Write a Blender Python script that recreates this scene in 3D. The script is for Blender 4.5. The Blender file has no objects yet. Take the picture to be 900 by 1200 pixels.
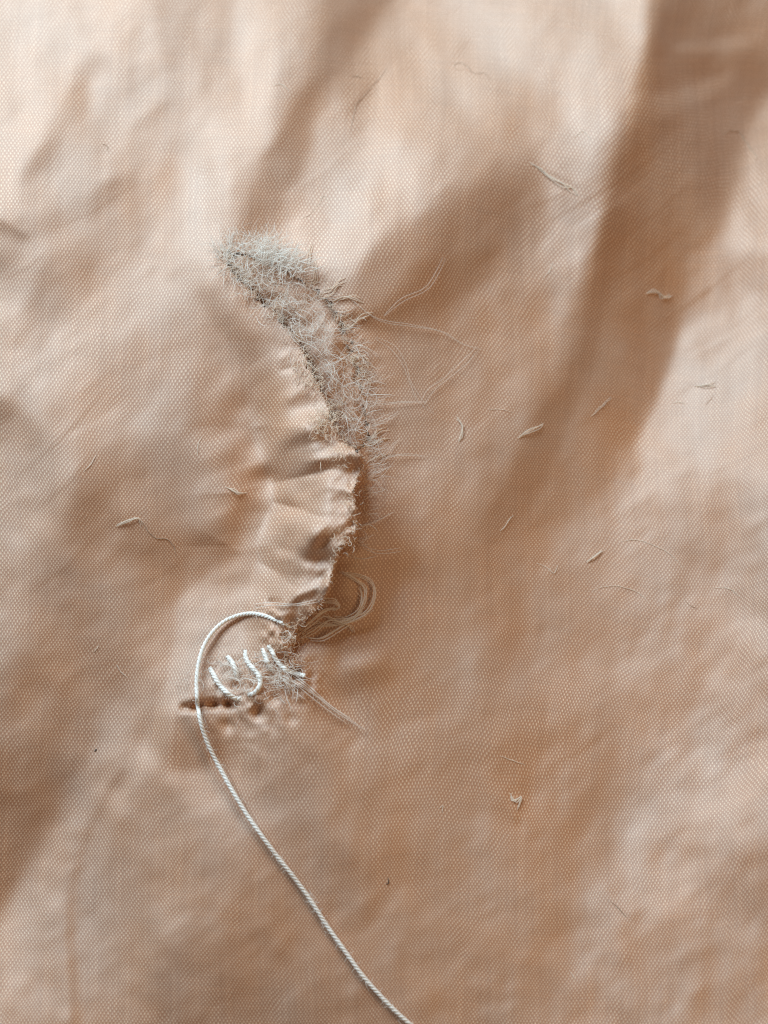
import bpy, math, random
import numpy as np

sc = bpy.context.scene
COL = sc.collection
rng = np.random.default_rng(7)
random.seed(7)

# ------------------------------------------------------------------ camera
# 1 unit = 1 cm.  The cloth lies roughly in the plane z = 0 and the phone looks
# down on it from a little below, tilted.
TILT = math.radians(18)
DIST = 16.0
PXCM = 150.0                       # photograph pixels per cm in the middle of the cloth
FWD = np.array([0.0, math.sin(TILT), -math.cos(TILT)])
UPV = np.array([0.0, math.cos(TILT), math.sin(TILT)])
RGT = np.array([1.0, 0.0, 0.0])
CAMP = -FWD * DIST
cd = bpy.data.cameras.new('camera')
cam = bpy.data.objects.new('camera', cd)
COL.objects.link(cam)
cam.location = CAMP
cam.rotation_euler = (TILT, 0, 0)
cd.sensor_fit = 'VERTICAL'
cd.sensor_height = 24
cd.lens = 48
cd.clip_start = 0.1
cd.clip_end = 3000
cd.dof.use_dof = True
cd.dof.focus_distance = DIST - 0.25
cd.dof.aperture_fstop = 0.20
sc.camera = cam

# ------------------------------------------------------------------ light
w = bpy.data.worlds.new('World')
sc.world = w
w.use_nodes = True
bg = w.node_tree.nodes['Background']
bg.inputs[0].default_value = (1.0, 0.74, 0.52, 1)
bg.inputs[1].default_value = 0.115

LAZ, LEL, LDIST = math.radians(122), math.radians(37), 22
LDIR = np.array([math.cos(LEL) * math.cos(LAZ), math.cos(LEL) * math.sin(LAZ), math.sin(LEL)])
ld = bpy.data.lights.new('window_light', 'AREA')
ld.shape = 'RECTANGLE'
ld.size, ld.size_y = 18, 9
ld.color = (0.80, 0.97, 1.05)
ld.energy = 6900
lo = bpy.data.objects.new('window_light', ld)
COL.objects.link(lo)
lo.location = LDIR * LDIST
from mathutils import Vector
lo.rotation_euler = Vector(-LDIR).to_track_quat('-Z', 'Y').to_euler()

# the room's warm lamp, low on the right
WD = np.array([math.cos(math.radians(-25)) * .72, math.sin(math.radians(-25)) * .72, .69])
wl = bpy.data.lights.new('room_lamp', 'AREA')
wl.shape = 'DISK'
wl.size = 7
wl.color = (1.0, 0.60, 0.28)
wl.energy = 560
wo = bpy.data.objects.new('room_lamp', wl)
COL.objects.link(wo)
wo.location = WD * 16
wo.rotation_euler = Vector(-WD).to_track_quat('-Z', 'Y').to_euler()

vs = sc.view_settings
vs.view_transform = 'Standard'
vs.look = 'None'
vs.exposure = 0.0
vs.gamma = 1.0
vs.use_curve_mapping = False
sc.cycles.filter_width = 1.1
sc.cycles.max_bounces = 16
sc.cycles.diffuse_bounces = 12
sc.cycles.transmission_bounces = 12
sc.cycles.transparent_max_bounces = 48

# ------------------------------------------------------------------ helpers
def P3(px, py, z):
    """point at height z that the photograph shows at pixel px, py"""
    px = np.asarray(px, float); py = np.asarray(py, float); z = np.asarray(z, float)
    a = (px - 450) / PXCM / DIST
    b = -(py - 600) / PXCM / DIST
    d = FWD + a[..., None] * RGT + b[..., None] * UPV
    t = (z - CAMP[2]) / d[..., 2]
    return CAMP + d * t[..., None]

def smooth(e0, e1, x):
    t = np.clip((x - e0) / (e1 - e0), 0, 1)
    return t * t * (3 - 2 * t)

def seg_dist(px, py, poly):
    """distance to a polyline, and position 0..1 along it"""
    poly = np.asarray(poly, float)
    best = np.full(px.shape, 1e9); pos = np.zeros(px.shape)
    L = np.hypot(*np.diff(poly, axis=0).T); cum = np.concatenate([[0], np.cumsum(L)])
    for i in range(len(poly) - 1):
        a, b = poly[i], poly[i + 1]; v = b - a; l2 = max(v @ v, 1e-9)
        t = np.clip(((px - a[0]) * v[0] + (py - a[1]) * v[1]) / l2, 0, 1)
        dd = np.hypot(px - a[0] - t * v[0], py - a[1] - t * v[1])
        m = dd < best
        best = np.where(m, dd, best); pos = np.where(m, (cum[i] + t * L[i]) / cum[-1], pos)
    return best, pos

def inside(px, py, poly):
    r = np.zeros(px.shape, bool); n = len(poly); j = n - 1
    for i in range(n):
        xi, yi = poly[i]; xj, yj = poly[j]
        if yi != yj:
            r ^= ((yi > py) != (yj > py)) & (px < (xj - xi) * (py - yi) / (yj - yi) + xi)
        j = i
    return r

def cr_weights(f):
    f2, f3 = f * f, f * f * f
    return [(-f + 2 * f2 - f3) / 2, (2 - 5 * f2 + 3 * f3) / 2, (f + 4 * f2 - 3 * f3) / 2, (-f2 + f3) / 2]

def bicubic(A, gx, gy):
    """sample array A at fractional column gx (1d) and row gy (1d), separable"""
    def mat(n, g):
        M = np.zeros((len(g), n)); i0 = np.floor(g).astype(int); f = g - i0
        for k, wt in enumerate(cr_weights(f)):
            np.add.at(M, (np.arange(len(g)), np.clip(i0 - 1 + k, 0, n - 1)), wt)
        return M
    return mat(A.shape[0], gy) @ A @ mat(A.shape[1], gx).T

def noise2(px, py, cell, seed, ang=0.0, stretch=1.0):
    """smooth value noise; stretched along direction ang"""
    r = np.random.default_rng(seed).normal(0, 1, (64, 64))
    c, s = math.cos(ang), math.sin(ang)
    u = (px * c + py * s) / (cell * stretch) + 100.37; v = (-px * s + py * c) / cell + 100.71
    iu = np.floor(u).astype(int); iv = np.floor(v).astype(int); fu = u - iu; fv = v - iv
    fu = fu * fu * (3 - 2 * fu); fv = fv * fv * (3 - 2 * fv)
    g = lambda a, b: r[(iv + b) % 64, (iu + a) % 64]
    return (g(0, 0) * (1 - fu) + g(1, 0) * fu) * (1 - fv) + (g(0, 1) * (1 - fu) + g(1, 1) * fu) * fv

# ------------------------------------------------------------------ relief of the cloth
# Wanted brightness of each spot, put into the shape as lean to the window (one value per 50 px).
BRIGHTNESS = """
205 208 210 208 185 190 205 200 152 165 200 208 212 214 212 205 125 130 110
206 208 209 203 195 183 205 188 152 195 208 210 208 200 205 208 132 160 120
207 209 206 182 195 188 207 165 160 203 205 206 204 196 203 178 120 125 120
207 207 187 195 180 200 205 148 165 205 205 200 180 190 195 165 140 150 168
205 182 180 190 185 205 165 150 190 200 195 170 165 175 170 118 120 135 185
185 178 165 160 195 195 142 170 200 190 165 140 145 165 165 112 120 150 190
150 165 165 165 190 185 160 185 190 170 130 125 140 160 150 110 120 155 185
180 155 162 180 172 160 150 150 150 135 110 125 145 150 105 110 125 165 175
165 155 175 168 160 150 140 150 150 130 125 130 140 135 100 108 140 180 178
165 172 165 150 152 150 135 160 145 125 125 130 135 120 105 120 172 182 182
145 160 155 150 140 150 142 155 150 120 125 130 125 105 112 150 178 180 178
155 158 145 125 130 145 142 152 150 122 130 125 115 105 130 160 172 170 170
160 155 130 120 128 140 135 152 150 125 130 120 105 115 145 155 160 160 163
155 140 125 120 125 135 130 148 150 120 125 115 115 135 145 150 145 150 158
150 130 122 120 125 155 132 140 135 120 130 125 120 135 140 145 148 150 155
145 130 125 125 140 160 155 135 125 122 125 130 125 128 135 142 145 150 155
125 120 115 125 140 162 150 125 118 118 125 128 128 135 138 143 145 150 160
125 118 115 140 145 125 135 122 120 120 122 125 125 130 132 138 142 148 145
115 115 125 150 150 140 130 128 120 118 120 120 118 122 128 140 150 155 160
110 115 140 145 145 138 128 125 118 113 118 122 125 120 122 145 158 165 150
110 125 145 143 140 130 125 120 118 112 118 120 122 125 135 155 150 140 135
120 145 138 145 138 128 122 120 115 112 118 120 120 122 140 145 140 132 130
145 150 140 145 135 122 118 122 115 108 113 120 120 122 130 132 130 130 130
150 148 140 140 125 115 112 112 108 103 110 118 120 125 128 130 130 132 133
150 145 135 128 120 110 106 105 103 102 108 115 120 123 125 128 130 132 133
"""
BRIGHTNESS = np.array([[float(v) for v in r.split()] for r in BRIGHTNESS.strip().splitlines()])
#CORRECTION#
CORR = np.array([int(v) for v in """
-118 -133 -113 -92 -92 -77 -73 -42 -18 -29 -15 -60 -78 -22 27 66 39 5 -1 14 30 48 5 16 43 77 72 76 69 33 51 72 13 -6 -40 -69 -68
-114 -134 -131 -109 -90 -80 -75 -75 -12 -21 -21 -70 -73 -18 29 57 20 9 33 42 55 59 45 10 13 50 62 61 81 59 59 55 15 9 -24 -51 -63
-118 -113 -113 -124 -110 -85 -63 -81 -39 -26 -27 -79 -82 -51 18 43 14 39 85 69 58 88 69 40 19 18 27 25 67 80 85 39 42 45 28 -9 -50
-120 -104 -99 -102 -80 -110 -78 -70 -42 -51 -23 -72 -91 -57 4 21 30 79 81 106 73 79 112 114 54 11 12 -7 10 51 105 46 27 24 27 -9 -40
-100 -102 -84 -52 -48 -110 -92 -98 -58 -66 -35 -51 -65 -24 13 -7 34 81 75 127 133 97 85 121 112 58 3 -30 -17 29 96 52 50 71 54 8 -9
-121 -113 -96 -39 -39 -74 -106 -89 -66 -92 -68 -29 -31 9 16 -10 13 46 73 103 106 100 54 64 106 87 29 -30 -16 52 75 69 75 60 45 47 53
-133 -102 -63 -45 -49 -61 -65 -71 -86 -107 -101 -48 -45 20 15 -10 0 12 40 95 97 96 87 61 76 64 39 -51 -56 39 30 10 34 40 49 83 120
-109 -122 -72 -89 -69 -56 -29 -50 -72 -107 -92 -95 -47 12 6 -21 -19 -33 -35 3 58 65 63 62 56 48 0 -44 -28 32 -3 6 27 28 29 89 107
-93 -87 -90 -132 -105 -61 -21 -29 -49 -96 -62 -83 -29 -7 -19 -43 -42 -39 -47 -32 25 46 50 42 24 6 -6 -24 6 13 -5 7 17 25 34 63 78
-87 -69 -79 -112 -95 -49 -44 -47 -61 -89 -51 -65 -8 -20 -38 -63 -87 -33 -13 -50 -10 32 22 6 -3 -13 -23 -9 27 21 11 10 0 7 40 42 24
-87 -64 -48 -61 -77 -74 -60 -76 -88 -100 -72 -53 -18 -33 -62 -72 -95 -72 -32 -26 -7 -3 -9 -15 -20 -14 -30 -22 12 2 3 5 3 2 22 29 35
-55 -56 -65 -58 -52 -71 -79 -103 -90 -56 -9 0 0 0 -23 -45 -63 -60 -20 -3 -12 -24 -24 -18 -25 -19 -46 -41 13 -21 0 7 2 0 -32 -33 6
-57 -84 -69 -47 -32 -57 -96 -121 -95 -84 -30 0 0 0 -3 -45 -81 -41 -7 -15 -16 -36 -36 -33 -21 -19 -35 -39 9 -9 8 6 13 3 -52 -60 -49
-49 -69 -53 -43 -46 -75 -112 -123 -90 -76 -50 -4 0 0 0 -6 -32 -16 -11 -15 -37 -42 -45 -29 -16 -18 -24 -8 -3 -3 12 6 14 9 -22 -57 -53
-75 -87 -69 -66 -87 -93 -103 -123 -96 -42 -5 -24 0 0 0 0 -5 -18 -20 -31 -42 -42 -21 -14 -15 -16 -33 0 -19 1 3 3 8 -12 -40 -81 -89
-72 -79 -92 -109 -118 -118 -97 -96 -70 -41 18 10 -18 0 0 0 0 -12 -37 -40 -28 -21 -13 -10 -10 -9 -30 -9 -19 -6 -6 -7 -10 -58 -64 -78 -74
-54 -79 -115 -133 -120 -114 -81 -60 -55 -32 1 35 -3 -15 0 0 0 -4 -21 -34 -25 -19 -18 -15 -9 -7 -12 -24 -27 -4 -9 0 -45 -61 -75 -68 -73
-88 -97 -118 -126 -111 -88 -71 -65 -54 -32 -5 -5 -18 -36 0 0 0 0 -17 -30 -36 -24 -22 -19 -16 -6 -14 -43 -41 -15 -9 -7 -75 -71 -69 -76 -69
-94 -79 -109 -104 -83 -70 -78 -77 -60 -21 -1 6 -36 -42 -18 0 0 0 -11 -27 -32 -27 -23 -15 -19 -10 -21 -45 -33 -21 -11 -31 -76 -75 -70 -69 -69
-21 -34 -61 -70 -63 -70 -85 -99 -63 -14 37 22 -42 -31 -30 0 0 0 0 -23 -30 -27 -24 -23 -24 -27 -52 -43 -26 -24 -21 -57 -73 -62 -52 -24 -44
-20 7 -20 -69 -69 -77 -85 -88 -63 -18 24 -9 -35 -10 -32 0 0 0 0 -14 -31 -38 -34 -25 -30 -39 -56 -34 -17 -15 -31 -86 -75 -72 -68 -53 -45
-41 -13 2 -51 -50 -46 -50 -53 -59 -52 -21 12 -66 52 67 -15 0 0 0 -3 -24 -44 -35 -38 -37 -51 -49 -35 -20 -15 -51 -66 -87 -72 -42 -55 -54
-45 -28 -5 -34 -35 -27 -30 -45 -51 -43 5 18 39 91 71 17 0 0 0 0 -20 -38 -44 -36 -43 -58 -48 -37 -32 -28 -78 -102 -79 -81 -59 -60 -60
-61 -36 -6 -7 -33 -26 -36 -41 -46 -51 -20 20 -18 -53 -14 -26 0 0 0 0 -13 -26 -40 -43 -57 -56 -45 -38 -36 -61 -102 -97 -81 -72 -48 -49 -56
-67 -36 -21 -9 -39 -26 -24 -38 -41 -27 2 45 -31 -125 -69 -48 0 0 0 0 -2 -23 -36 -54 -60 -48 -45 -44 -35 -69 -81 -80 -68 -45 -33 -28 -47
-78 -55 -29 -23 -43 -34 -17 -31 -24 24 64 27 -137 -108 -27 3 0 0 0 6 10 -18 -35 -54 -51 -36 -36 -45 -43 -64 -78 -76 -66 -47 -36 -6 -34
-51 -44 -19 -31 -47 -41 -27 -29 -27 7 44 -28 -116 -53 3 0 0 0 0 1 10 -11 -36 -40 -41 -32 -31 -39 -44 -62 -71 -66 -49 -42 -41 -27 -19
-23 -34 -24 -28 -43 -52 -48 -37 -40 -21 -17 -82 -182 -81 -24 0 0 0 0 -3 6 -14 -28 -38 -41 -41 -38 -41 -47 -63 -64 -70 -49 -59 -70 -37 -24
-35 -34 -37 -28 -39 -49 -54 -46 -56 -88 -87 -120 -156 -58 0 0 0 0 0 29 20 -8 -19 -27 -36 -47 -46 -43 -44 -58 -68 -70 -64 -66 -64 -42 -25
-48 -38 -40 -31 -28 -43 -54 -58 -72 -97 -88 -97 -41 2 0 0 0 3 11 31 18 0 -12 -16 -24 -43 -51 -44 -39 -49 -57 -62 -69 -60 -78 -88 -62
-39 -30 -31 -33 -28 -32 -50 -68 -78 -88 -94 -105 -15 0 0 0 0 22 28 7 -5 -11 -17 -9 -17 -32 -47 -48 -42 -42 -67 -70 -61 -60 -78 -92 -99
-26 -14 -21 -27 -30 -20 -35 -70 -102 -106 -90 -44 -3 0 0 0 3 18 0 -8 -18 -27 -27 -25 -20 -20 -25 -37 -50 -55 -74 -71 -60 -64 -78 -63 -59
-22 -16 -12 -24 -36 -21 -24 -49 -84 -93 -46 -6 0 0 0 -9 -19 -28 -44 -24 -26 -33 -41 -28 -26 -19 -19 -19 -37 -57 -49 -49 -52 -74 -91 -76 -43
-19 -23 -13 -30 -37 -37 -21 -28 -43 11 11 0 0 0 0 -20 -43 -39 -35 -37 -37 -36 -42 -42 -36 -30 -28 -30 -30 -41 -42 -39 -49 -72 -74 -75 -67
-33 -28 -21 -29 -39 -46 -29 7 3 -31 -8 0 0 0 -6 -24 -47 -53 -47 -51 -48 -42 -41 -43 -36 -33 -30 -36 -47 -45 -48 -51 -70 -88 -92 -78 -69
-29 -24 -30 -28 -39 -46 -55 -18 2 -35 -21 -17 -6 -11 -44 -54 -51 -62 -54 -51 -51 -51 -43 -37 -40 -42 -39 -36 -49 -51 -58 -73 -75 -105 -99 -96 -104
-30 -26 -32 -27 -24 -9 -27 -36 -30 -62 -57 -23 -6 -18 -36 -58 -62 -56 -54 -47 -53 -55 -49 -37 -39 -42 -42 -38 -43 -53 -64 -89 -93 -114 -114 -118 -119
-29 -26 -34 -28 -15 -9 6 -3 -21 -80 -96 -58 -28 -23 -33 -53 -61 -55 -56 -50 -53 -54 -50 -42 -30 -45 -45 -45 -49 -52 -69 -96 -105 -113 -117 -116 -120
-28 -27 -36 -26 -7 4 -2 -11 -8 -58 -91 -78 -63 -50 -43 -43 -60 -62 -53 -47 -55 -60 -57 -47 -39 -33 -42 -48 -56 -63 -100 -109 -117 -122 -108 -110 -115
-26 -30 -39 -19 -12 18 2 -10 -9 -26 -59 -72 -56 -42 -39 -31 -51 -64 -53 -48 -53 -63 -64 -53 -45 -39 -42 -51 -56 -78 -114 -95 -84 -99 -99 -102 -97
-31 -31 -30 -17 -28 7 4 -5 -1 -15 -39 -47 -37 -43 -43 -26 -34 -59 -53 -50 -52 -64 -66 -57 -51 -45 -47 -49 -61 -90 -97 -79 -69 -60 -67 -43 -44
-38 -35 -16 -24 -37 -12 3 7 4 -13 -30 -36 -36 -41 -44 -37 -32 -53 -58 -55 -54 -61 -66 -63 -57 -53 -54 -56 -72 -94 -103 -99 -97 -69 -54 -39 -45
-53 -40 -27 -50 -40 -21 -1 -2 -12 -21 -27 -33 -32 -39 -41 -39 -36 -50 -62 -61 -58 -60 -64 -61 -61 -58 -58 -66 -88 -96 -106 -105 -90 -65 -49 -38 -36
-78 -54 -14 -53 -51 -25 -7 2 -30 -28 -24 -30 -28 -36 -38 -38 -35 -45 -56 -62 -64 -57 -62 -63 -63 -63 -60 -68 -78 -90 -83 -74 -56 -57 -60 -57 -49
-87 -63 -32 -60 -66 -32 -10 16 -9 -18 -12 -27 -24 -33 -40 -40 -36 -48 -54 -62 -67 -54 -54 -60 -60 -62 -62 -72 -90 -72 -65 -51 -57 -51 -59 -74 -60
-96 -76 -49 -57 -64 -32 -13 15 -3 -14 -5 -24 -30 -29 -42 -34 -38 -45 -51 -57 -66 -63 -46 -55 -57 -58 -62 -80 -83 -59 -60 -68 -48 -45 -60 -59 -55
-111 -93 -54 -51 -70 -43 -13 4 -6 -23 -9 -15 -24 -30 -39 -33 -35 -38 -46 -53 -63 -66 -54 -57 -62 -60 -66 -77 -69 -78 -67 -68 -69 -54 -51 -45 -54
-93 -88 -78 -67 -63 -48 -20 -5 1 -18 -20 -15 -21 -27 -33 -33 -27 -28 -42 -48 -47 -58 -55 -57 -60 -69 -65 -65 -64 -66 -68 -72 -72 -48 -48 -49 -58
-75 -69 -58 -52 -63 -39 -24 -14 -1 -12 -27 -19 -24 -24 -32 -33 -35 -29 -37 -44 -49 -57 -57 -54 -60 -74 -70 -74 -85 -55 -67 -87 -73 -68 -63 -60 -73
""".split()]).reshape(49, 37) / 1000.0

ST = 3.0
GX0, GY0, NX, NY = -400.0, -400.0, 567, 667
gx = GX0 + ST * np.arange(NX); gy = GY0 + ST * np.arange(NY)
GXX, GYY = np.meshgrid(gx, gy)
cx = np.clip(gx, 0, 900) / 50.0; cy = np.clip(gy, 0, 1200) / 50.0
T = bicubic(BRIGHTNESS, cx, cy)

def region(poly, value, blur, op=1.0):
    """wanted brightness of one patch of the crumpled cloth, its rim softened over blur px"""
    global T
    m = inside(GXX, GYY, poly).astype(float)
    fx_ = np.fft.fftfreq(NX, ST); fy_ = np.fft.fftfreq(NY, ST)
    g = np.exp(-2 * (np.pi * blur) ** 2 * (fx_[None] ** 2 + fy_[:, None] ** 2))
    m = np.clip(np.fft.ifft2(np.fft.fft2(m) * g).real, 0, 1) * op
    T = T * (1 - m) + value * m

for p, v, bl, op in (
 ([(105, 55), (128, 70), (110, 110), (95, 150), (78, 165), (60, 190), (35, 218), (15, 215), (35, 188), (55, 150), (75, 120), (90, 80)], 178, 6, .9),
 ([(52, 165), (78, 160), (60, 192), (30, 214), (22, 212)], 158, 6, .9),
 ([(200, -40), (290, -40), (270, 15), (255, 42), (235, 70), (218, 105), (205, 140), (180, 180), (160, 215), (145, 240), (125, 250), (130, 225), (148, 195), (150, 165), (168, 140), (188, 115), (196, 80), (185, 50), (185, 10)], 180, 6, .9),
 ([(196, 118), (212, 115), (198, 135), (175, 152), (150, 160), (160, 145)], 167, 5, .9),
 ([(212, 50), (222, 55), (215, 80), (195, 90), (200, 65)], 172, 5, .9),
 ([(118, 215), (162, 203), (148, 240), (118, 252), (95, 250)], 156, 6, .9),
 ([(-40, 262), (40, 252), (100, 235), (140, 218), (143, 243), (110, 262), (60, 276), (25, 285), (-40, 300)], 160, 6, .9),
 ([(-20, 255), (10, 262), (35, 278), (25, 286), (5, 275), (-20, 272)], 138, 4, .8),
 ([(50, 300), (120, 288), (115, 318), (88, 340), (60, 362), (28, 380), (40, 335)], 150, 8, .9),
 ([(-20, 445), (40, 408), (80, 378), (120, 345), (150, 325), (160, 340), (120, 372), (70, 415), (20, 455), (-20, 475)], 180, 9, .8),
 ([(125, 400), (165, 390), (175, 430), (150, 450), (125, 430)], 150, 10, .8),
 ([(418, -40), (418, 0), (395, 25), (378, 60), (360, 100), (345, 130), (330, 155), (310, 190), (298, 225), (285, 260), (275, 282), (300, 288), (318, 262), (335, 232), (352, 200), (364, 170), (372, 140), (380, 120), (395, 98), (412, 68), (428, 40), (445, 15), (462, -5), (470, -40)], 148, 6, 1),
 ([(385, 65), (378, 100), (352, 145), (325, 185), (312, 190), (340, 140), (360, 105)], 138, 5, .9),
 ([(300, 220), (330, 205), (318, 250), (300, 280), (282, 278)], 136, 6, .9),
 ([(372, 135), (400, 120), (415, 150), (395, 195), (365, 215), (352, 205), (366, 170)], 178, 9, .9),
 ([(600, 178), (585, 196), (548, 228), (505, 245), (480, 262), (452, 275), (428, 300), (410, 330), (440, 380), (600, 330), (640, 260), (640, 200)], 146, 8, .9),
 ([(590, 200), (552, 235), (545, 250), (505, 268), (500, 290), (470, 330), (520, 330), (600, 285), (612, 240)], 124, 8, .95),
 ([(478, 335), (500, 312), (540, 298), (585, 285), (572, 325), (545, 350), (505, 368), (460, 388), (408, 378), (402, 366), (440, 365)], 104, 7, .95),
 ([(540, 350), (600, 330), (650, 330), (640, 400), (600, 440), (550, 450), (520, 420), (540, 385)], 146, 12, .8),
 ([(640, 300), (700, 270), (694, 310), (680, 360), (650, 360)], 166, 9, .8),
 ([(778, -40), (775, 5), (768, 45), (757, 85), (752, 120), (735, 150), (725, 180), (718, 215), (712, 245), (705, 270), (695, 310), (683, 370), (668, 420), (650, 460), (625, 490), (605, 530), (590, 570), (570, 605), (600, 640), (640, 610), (665, 590), (700, 570), (725, 540), (745, 510), (762, 480), (778, 440), (788, 390), (797, 330), (815, 290), (835, 240), (842, 205), (860, 172), (872, 140), (900, 105), (940, 60), (940, -40)], 129, 11, .92),
 ([(720, 230), (740, 260), (720, 320), (705, 380), (690, 440), (665, 500), (640, 560), (618, 600), (575, 640), (555, 625), (590, 575), (607, 530), (630, 488), (655, 458), (672, 415), (686, 368), (698, 310), (710, 255)], 101, 5, .95),
 ([(735, 155), (775, 135), (790, 150), (760, 185), (745, 220), (722, 235), (722, 195)], 110, 6, .8),
 ([(775, 10), (800, 20), (790, 60), (765, 70), (768, 40)], 108, 5, .8),
 ([(820, -30), (930, -30), (930, 25), (860, 18), (830, 10)], 128, 8, .8),
 ([(785, 52), (820, 48), (868, 40), (880, 55), (840, 62), (790, 62)], 168, 5, .9),
 ([(760, 112), (800, 103), (850, 85), (868, 86), (840, 108), (795, 130), (770, 138)], 170, 6, .9),
 ([(815, 82), (850, 75), (845, 86), (820, 92)], 112, 4, .8),
 ([(880, 60), (940, 50), (940, 95), (895, 95)], 116, 6, .8),
 ([(780, 170), (840, 160), (830, 200), (800, 230), (770, 240), (760, 200)], 138, 9, .7),
 ([(895, 112), (950, 100), (950, 280), (870, 290), (850, 280), (860, 220), (868, 185), (880, 150)], 194, 9, .9),
 ([(870, 295), (940, 295), (940, 335), (880, 345), (860, 330)], 166, 8, .8),
 ([(815, 300), (850, 290), (860, 330), (830, 370), (800, 400), (795, 370)], 170, 8, .8),
 ([(796, 385), (850, 360), (950, 345), (950, 560), (840, 560), (760, 530), (740, 525), (765, 485), (780, 445)], 182, 6, .85),
 ([(790, 440), (850, 430), (900, 440), (870, 480), (800, 500), (770, 490)], 194, 10, .7),
 ([(110, 535), (160, 515), (200, 518), (232, 540), (222, 570), (205, 600), (216, 640), (216, 680), (190, 700), (160, 720), (140, 760), (115, 800), (95, 825), (30, 840), (-40, 860), (-40, 800), (40, 760), (75, 700), (70, 650), (78, 610), (92, 580)], 130, 13, .85),
 ([(88, 575), (108, 565), (125, 590), (110, 630), (85, 640), (80, 605)], 110, 7, .8),
 ([(140, 600), (175, 615), (210, 645), (212, 682), (180, 665), (150, 640)], 110, 7, .6),
 ([(30, 665), (70, 660), (75, 700), (35, 740), (15, 720)], 144, 12, .6),
 ([(-30, 462), (15, 468), (22, 490), (-30, 505)], 132, 6, .8),
 ([(-30, 580), (50, 555), (80, 560), (60, 620), (10, 650), (-30, 660)], 158, 10, .7),
 ([(-30, 660), (20, 655), (20, 700), (0, 770), (-30, 790)], 150, 8, .7),
 ([(210, 700), (232, 682), (310, 688), (270, 720), (245, 745), (232, 790), (222, 822), (205, 850), (198, 880), (160, 930), (175, 860), (200, 800)], 170, 5, .95),
 ([(180, 745), (196, 728), (204, 740), (196, 775), (178, 825), (160, 870), (140, 900), (150, 850), (170, 790)], 150, 7, .7),
 ([(150, 790), (180, 740), (170, 790), (148, 852), (125, 905), (90, 960), (70, 960), (105, 890)], 152, 8, .8),
 ([(205, 836), (262, 838), (268, 880), (235, 905), (200, 905), (195, 875)], 122, 6, .9),
 ([(265, 845), (320, 850), (315, 905), (270, 915)], 136, 8, .7),
 ([(-40, 880), (60, 860), (85, 900), (65, 945), (35, 1000), (0, 1060), (-40, 1090)], 110, 9, .9),
 ([(100, 925), (135, 900), (110, 955), (88, 1005), (70, 1050), (30, 1110), (-20, 1140), (-10, 1090), (40, 1030), (70, 975)], 160, 7, .9),
 ([(138, 902), (148, 900), (120, 955), (98, 1005), (88, 1060), (92, 1140), (96, 1230), (84, 1230), (76, 1100), (80, 1040), (95, 985), (115, 940)], 130, 4, .8),
 ([(155, 900), (240, 920), (230, 1000), (190, 1080), (130, 1150), (100, 1120), (96, 1050), (110, 990)], 149, 10, .8),
 ([(190, 1180), (230, 1120), (280, 1060), (330, 1000), (400, 1000), (480, 1100), (520, 1240), (170, 1240)], 124, 24, .7),
 ([(365, 885), (395, 890), (440, 955), (480, 1000), (450, 1040), (415, 985), (380, 935)], 118, 12, .7),
 ([(330, 1080), (375, 1090), (370, 1150), (335, 1150)], 126, 9, .7),
 ([(950, 920), (895, 935), (850, 965), (800, 1000), (745, 1050), (735, 1085), (760, 1105), (800, 1062), (840, 1012), (880, 985), (950, 955)], 157, 12, .85),
 ([(640, 985), (700, 962), (728, 985), (705, 1018), (655, 1035)], 131, 12, .6),
 ([(900, 970), (950, 960), (950, 1100), (860, 1080), (830, 1060), (850, 1020)], 146, 14, .6),
 ([(640, 800), (672, 795), (678, 835), (640, 845)], 150, 8, .8),
 ([(600, 855), (650, 850), (700, 880), (660, 910), (600, 900)], 132, 14, .6),
 ([(860, 770), (920, 760), (920, 830), (880, 830)], 150, 8, .7),
 ([(450, 650), (485, 640), (500, 680), (470, 690), (452, 720)], 108, 8, .6),
 ([(352, 772), (398, 758), (392, 790), (425, 812), (370, 820)], 96, 6, .8),  # shade by the lower tear, put into the slope
 ([(398, 795), (458, 778), (468, 800), (430, 812)], 106, 6, .7),
 ([(428, 640), (458, 600), (470, 650), (462, 700), (438, 722), (402, 728), (405, 690)], 98, 7, .8),  # the flap's shadow, put into the slope as a dark patch
 ([(455, 600), (500, 592), (512, 640), (490, 645), (470, 625)], 152, 6, .7),
 ([(455, 690), (500, 680), (520, 720), (490, 735), (460, 725)], 150, 8, .7)):
    region(p, v - 13 if v < 150 else v - 6 if v < 172 else v, bl, op)

def dab(poly, width, dv, taper=True):
    d, t = seg_dist(GXX, GYY, poly)
    f = np.exp(-(d / width) ** 2)
    if taper:
        f = f * np.minimum(1, 0.25 + 3 * np.minimum(t, 1 - t))
    return dv * f

def edge(poly, wl, vl, wr, vr):
    """a fold whose left flank (seen along the line, going down) is brightened by vl and its right flank by vr"""
    d, t = seg_dist(GXX, GYY, poly)
    ys = np.array([p[1] for p in poly], float); xs = np.array([p[0] for p in poly], float)
    left = GXX < np.interp(GYY, ys, xs)
    end = smooth(0, .12, t) * smooth(0, .12, 1 - t)
    return np.where(left, vl * np.exp(-(d / wl) ** 2), vr * np.exp(-(d / wr) ** 2)) * end

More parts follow.
